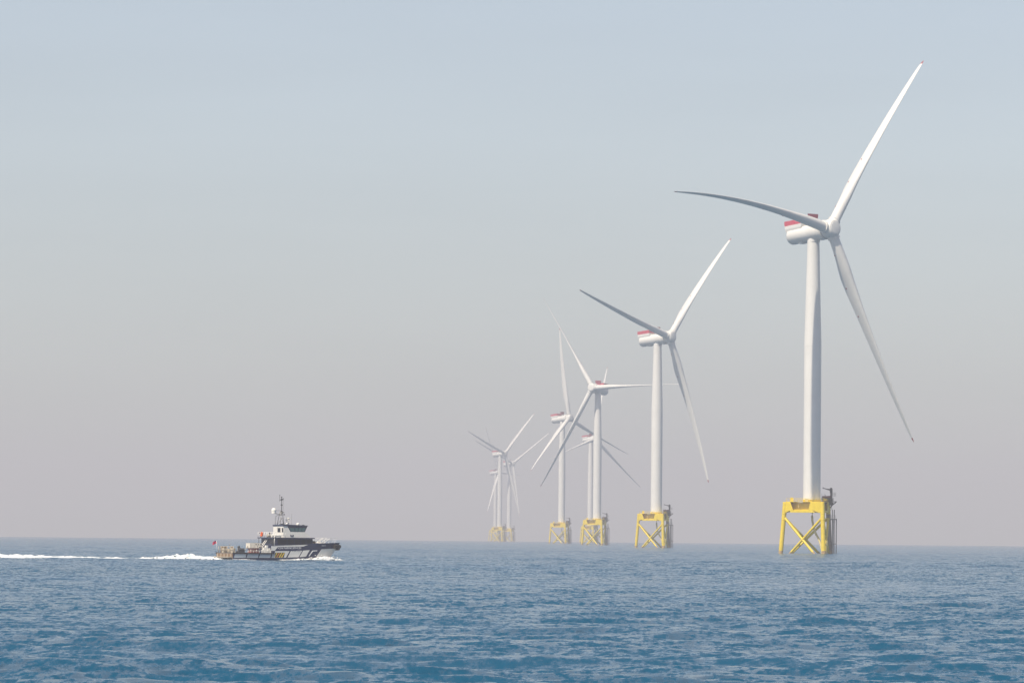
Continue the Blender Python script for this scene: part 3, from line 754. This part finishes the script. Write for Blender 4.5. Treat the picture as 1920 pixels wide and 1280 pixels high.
# mast
mb = MB(); mx = 12.0
for dx, dy in ((-.35, -.5), (-.35, .5), (.35, 0)):
    mb.tube((mx+dx*1.6, dy*1.6, 7.0), (mx+dx*.5, dy*.5, 9.6), .055, n=6)
    mb.tube((mx+dx*1.6, dy*1.6, 7.0), (mx-dx*.3, -dy*.9, 8.4), .03, n=5)
mb.tube((mx-1.2, .2, 7.0), (mx-1.1, .2, 8.7), .04, n=5); mb.tube((mx-1.1, .2, 8.7), (mx-.2, 0, 9.0), .04, n=5)
mb.box((mx-.5, -.5, 8.85), (mx+.6, .5, 8.92)); mb.tube((mx-1.7, 0, 9.25), (mx, 0, 8.95), .06, n=6); mb.tube((mx-1.6, 0, 9.75), (mx, 0, 9.75), .04, n=5)
mb.box((mx-.15, -.3, 9.3), (mx+.5, .3, 9.5)); mb.tube((mx+.6, 0, 8.9), (mx+.6, 0, 9.1), .14, n=8)
mast = mb.build('mast', GALV, BOAT)
mb = MB(); mb.tube((mx, 0, 8.9), (mx, 0, 12.3), .085, .06, n=8); mb.tube((mx+.32, 0, 7.0), (mx+.3, 0, 11.9), .025, n=5)
for z, r in ((9.5, .17), (10.75, .2), (11.85, .22), (12.3, .13)): mb.tube((mx, 0, z), (mx, 0, z+.24), r, n=8)
mb.tube((mx-.42, 0, 11.75), (mx+.35, 0, 11.9), .04, n=5); mb.tube((mx-.42, 0, 11.6), (mx-.4, 0, 12.75), .04, n=5); mb.tube((mx+.3, 0, 11.9), (mx+.4, 0, 12.2), .07, n=6); mb.sphere((mx-.4, 0, 12.8), .09)
mb.build('mast_pole', DARK, mast)
mb = MB(); mb.tube((mx-1.65, 0, 9.2), (mx-1.65, 0, 9.75), .47, n=20); mb.sphere((mx-1.65, 0, 9.78), .50, n=20, m=12); mb.build('radome', SUPERW, BOAT)
mb = MB(); mb.tube((13.55, 0, 7.0), (13.55, 0, 8.15), .10, n=8); mb.box((13.3, -.9, 8.2), (13.75, .9, 8.4)); mb.box((13.0, -.2, 7.75), (13.5, .2, 8.05)); mb.tube((13.55, 0, 7.9), (13.55, 0, 8.25), .2, n=10); mb.box((13.3, -1.1, 7.5), (13.8, 1.1, 7.62)); mb.build('radar', SUPERW, BOAT)
mb = MB(); mb.sphere((15.3, -.6, 7.1), .36, sz=.75); mb.tube((15.3, -.6, 6.85), (15.3, -.6, 7.1), .33, n=12); mb.sphere((12.5, -1.6, 7.15), .22); mb.build('antenna_dome', SUPERW, BOAT)
mb = MB(); mb.tube((14.6, .9, 6.9), (14.6, .9, 9.1), .02, n=5); mb.tube((11.4, 1.8, 6.9), (11.4, 1.8, 8.6), .02, n=5); mb.build('whip_antenna', GALV, BOAT)
mb = MB(); mb.tube((11.7, -1.9, 6.95), (11.7, -1.9, 7.15), .16, n=8); mb.tube((11.9, .6, 6.95), (12.8, .6, 7.1), .14, n=8); mb.box((16.2, -.9, 6.86), (16.6, -.6, 7.0)); mb.build('roof_light', DARK, BOAT)
# foredeck
mb = MB()
def fr(X): return sheer(X)
for sy in (-1, 1):
    for X in (20.4, 21.3, 22.2, 22.9):
        y = sy*(half(X, 3.4)-.2); mb.tube((X-.55, y, fr(X)), (X+.1, y, fr(X)+.95), .035, n=5)
    for dz in (.5, .95):
        q = [Vector((X+.1-(.95-dz)*.65, sy*(half(X, 3.4)-.2), fr(X)+dz)) for X in (20.4, 21.3, 22.2, 22.9)]
        mb.path(q, .03, 5)
    mb.tube((20.0, sy*1.2, 3.4), (21.3, sy*1.2, 4.3), .06, n=6); mb.tube((20.5, sy*1.6, 3.4), (21.9, sy*1.6, 4.35), .06, n=6)
mb.build('bow_rail', SUPERW, BOAT)
mb = MB(); mb.box((18.2, -1.1, 3.2), (19.0, .2, 3.75)); mb.tube((18.5, -1.5, 3.6), (18.5, .5, 3.6), .22, n=10); mb.box((17.6, -2.6, 3.2), (18.0, -1.9, 3.6)); mb.build('anchor_winch', BROWN, BOAT)
mb = MB(); mb.box((19.4, -2.6, 3.3), (20.1, -1.4, 3.62)); mb.tube((20.2, .6, 3.3), (20.2, .6, 3.7), .2, n=8); mb.build('deck_hatch', SUPERW, BOAT)
# ensign
mb = MB(); mb.tube((-.05, 3.7, 1.2), (-.35, 3.7, 3.75), .035, n=6); fp = mb.build('flagpole', SUPERW, BOAT)
mb = MB(); nx, nz = 12, 8; vs = []
for lay in (0, .012):
    for j in range(nz+1):
        for i in range(nx+1):
            u, v = i/nx, j/nz
            vs.append(Vector((-.34-u*.75, 3.7+.16*math.sin(u*6+v*1.2)*u+lay, 3.72-v*.6-u*.22+.05*math.sin(u*5))))
W = nx+1; K = W*(nz+1)
for j in range(nz):
    for i in range(nx):
        mi = 1 if i < 4 and j < 3 else 0
        a, b, c, d = j*W+i, j*W+i+1, (j+1)*W+i+1, (j+1)*W+i
        mb.f += [(a, b, c, d), (d+K, c+K, b+K, a+K)]; mb.mi += [mi, mi]; mb.sm += [True, True]
mb.v = [tuple(v) for v in vs]
mb.build('ensign', [REDF, BLUEF], fp)

# cargo resting on the boat's aft deck
BM = Matrix.Translation(BOAT.location) @ Matrix.Rotation(R(26.6), 4, 'Z') @ Matrix.Scale(.946, 4)
def on_boat(name, p, label, cat):
    o = empty(name, BM @ Vector(p), R(26.6)); o.scale = (.946,)*3; return tag(o, label, cat)
cr = on_boat('deck_skid', (5.9, -.6, 1.36), 'low dull red skid under the cream container on the boat', 'skid')
mb = MB(); mb.box((-1.05, -.8, 0), (.75, .8, .14)); mb.box((-1.05, -.8, .86), (.75, .8, .98))
for x in (-1.0, -.4, .2, .62): 
    for y in (-.75, .65): mb.box((x, y, .14), (x+.1, y+.1, .86))
mb.build('frame', DKRED2, cr)
mb = MB(); mb.box((-.85, -.6, .14), (.55, .6, .80)); mb.build('tank', DKRED2, cr)
ct = on_boat('deck_container', (5.95, -.6, 1.36+.985), 'cream equipment container with dark vents on the boat aft deck', 'container')
mb = MB(); mb.box((-1.35, -1.0, 0), (1.3, 1.0, .95))
for x in (-1.3, -.6, .1, .8): mb.box((x, -1.03, 0), (x+.08, -1.0, .95))
mb.build('body', mat('container_white', (.74, .69, .60), .5, var=.08, scale=2), ct)
mb = MB()
for x0, x1, z0, z1 in ((-.15, .15, .62, .78), (.42, .56, .60, .80), (.82, 1.15, .60, .82), (.2, .28, .3, .38), (.62, 1.12, .08, .24)): mb.box((x0, -1.025, z0), (x1, -.99, z1))
mb.build('vent', BLACKR, ct)
mb = MB(); mb.box((-.6, -.5, .952), (.5, .4, 1.02)); mb.build('roof_hatch', GALV, ct)

# ------------------------------------------------------------------ foam
FOAM = mat('sea_foam', (.80, .80, .80), .8, var=.1, scale=.75)
_r = [n for n in FOAM.node_tree.nodes if n.type == 'VALTORGB'][0].color_ramp
_r.elements[0].position = .30; _r.elements[1].position = .56; _r.elements[0].color = (.38, .48, .53, 1)
def foam(name, label, pts, seed, flecks=400, spray=.6):
    """pts: list of (x, y, width, height) along a path: a ragged low ridge of broken water"""
    rg = random.Random(seed); mb = MB()
    P = []
    for k in range(len(pts)-1):
        a, b = pts[k], pts[k+1]; L = math.hypot(b[0]-a[0], b[1]-a[1]); n = max(2, int(L/.35))
        for i in range(n): P.append(tuple(a[q]+(b[q]-a[q])*i/n for q in range(4)))
    P.append(pts[-1]); W = 12; rows = []
    for k, (x, y, wd, ht) in enumerate(P):
        a, b = P[max(0, k-1)], P[min(len(P)-1, k+1)]
        d = Vector((b[0]-a[0], b[1]-a[1], 0)).normalized(); nr = Vector((-d.y, d.x, 0)); row = []
        for i in range(W+1):
            u = i/W*2-1
            ht2 = ht*(.6+.4*min(1, max(0, .75+1.1*noise.noise(Vector((k*.11, seed*3.1, 2))))))
            w2 = wd*(1+.45*noise.noise(Vector((k*.23, (1 if u > 0 else -1)*7+seed, 0))))
            q = Vector((x, y, 0))+nr*u*w2/2
            nn = noise.noise(Vector((q.x*.9, q.y*.9, seed)))*.7+noise.noise(Vector((q.x*2.6, q.y*2.6, seed+3)))*.5
            z = (1-u*u)**.7*ht2*(.75+nn*.8)-.04+.05*nn
            row.append(q+Vector((0, 0, z+zc(q.length)+.06)))
        rows.append(row)
    vs = [v for r in rows for v in r]; n1 = W+1
    mb.add(vs, [(k*n1+i, k*n1+i+1, (k+1)*n1+i+1, (k+1)*n1+i) for k in range(len(rows)-1) for i in range(W)], 0, True)
    for _ in range(flecks):
        k = rg.randrange(len(P)); x, y, wd, ht = P[k]
        if rg.random() > min(1, ht/.35+.25): continue
        c = Vector((x+rg.gauss(0, wd*.45), y+rg.gauss(0, wd*.45), 0)); c.z = zc(c.length)+abs(rg.gauss(0, .5))*ht*1.5*spray+.05
        r = rg.uniform(.04, .15)*(.6+ht)
        q = [c+Vector((rg.uniform(-r, r)*1.6, rg.uniform(-r, r), rg.uniform(-r, r)*.7)) for _ in range(5)]
        mb.add(q, [(0, 1, 2), (0, 2, 3), (0, 3, 1), (1, 2, 4), (2, 3, 4), (3, 1, 4)], 0, True)
    o = mb.build(name, FOAM, recalc=False); tag(o, label, 'foam', kind='stuff'); return o
foam('wake_foam', 'white churned wake right behind the boat stern', [(-70.6, 845, .5, .04), (-67, 849, 1.8, .4), (-63.6, 850, 3.2, 1.0), (-60.5, 850, 3.8, 1.35), (-57.5, 849.3, 3.8, 1.2), (-54.8, 848, 3.4, .75), (-52.5, 844.5, 2.6, .25), (-50.5, 840.9, 1.2, .15), (-47, 841.2, .5, .05)], 3, 160, .3)
foam('wake_foam', 'long white wake patch at the left edge of the picture', [(-99, 838, 6, .6), (-92, 836, 6, .72), (-86, 838, 5.5, .66), (-82, 842, 4, .42), (-79.5, 850, 2.6, .3), (-78.8, 858, 1.2, .2), (-78, 862, .5, .05)], 5, 300, .2)
foam('wake_foam', 'small thin wake streaks between the two big wake patches', [(-80.5, 856, .4, .05), (-78.5, 856, 1.4, .3), (-77, 856, .4, .05), (-76.6, 856, .3, .1), (-75, 855, 1.2, .28), (-72.8, 854, .8, .2), (-71.8, 854, .3, .03)], 8, 120, .3)
def bpt(X, Y): 
    v = BM @ Vector((X, Y, 0)); return v.x, v.y
bw = [(9.8, 4.45, .5, .08), (12.5, 4.7, .9, .22), (15.5, 4.85, 1.3, .36), (17.8, 4.8, 1.7, .62), (19.6, 4.5, 2.0, .95), (20.8, 4.2, 2.1, .95), (21.8, 3.9, 1.8, .62), (23.0, 3.6, 1.2, .3), (24.0, 3.4, .6, .06)]
foam('bow_wave', 'white bow wave curling along the boat hull', [(*bpt(X, -Y), wd, ht) for X, Y, wd, ht in bw], 12, 700, .5)

# ------------------------------------------------------------------ render settings
S.view_settings.view_transform = 'Standard'; S.view_settings.look = 'None'
S.view_settings.exposure = .2; S.view_settings.gamma = 1; S.view_settings.use_curve_mapping = False
S.render.engine = 'CYCLES'
cy = S.cycles; cy.use_denoising = True; cy.max_bounces = 8; cy.volume_bounces = 2; cy.use_adaptive_sampling = False
try:
    cy.denoiser = 'OPENIMAGEDENOISE'; cy.denoising_input_passes = 'RGB_ALBEDO_NORMAL'
except Exception: pass
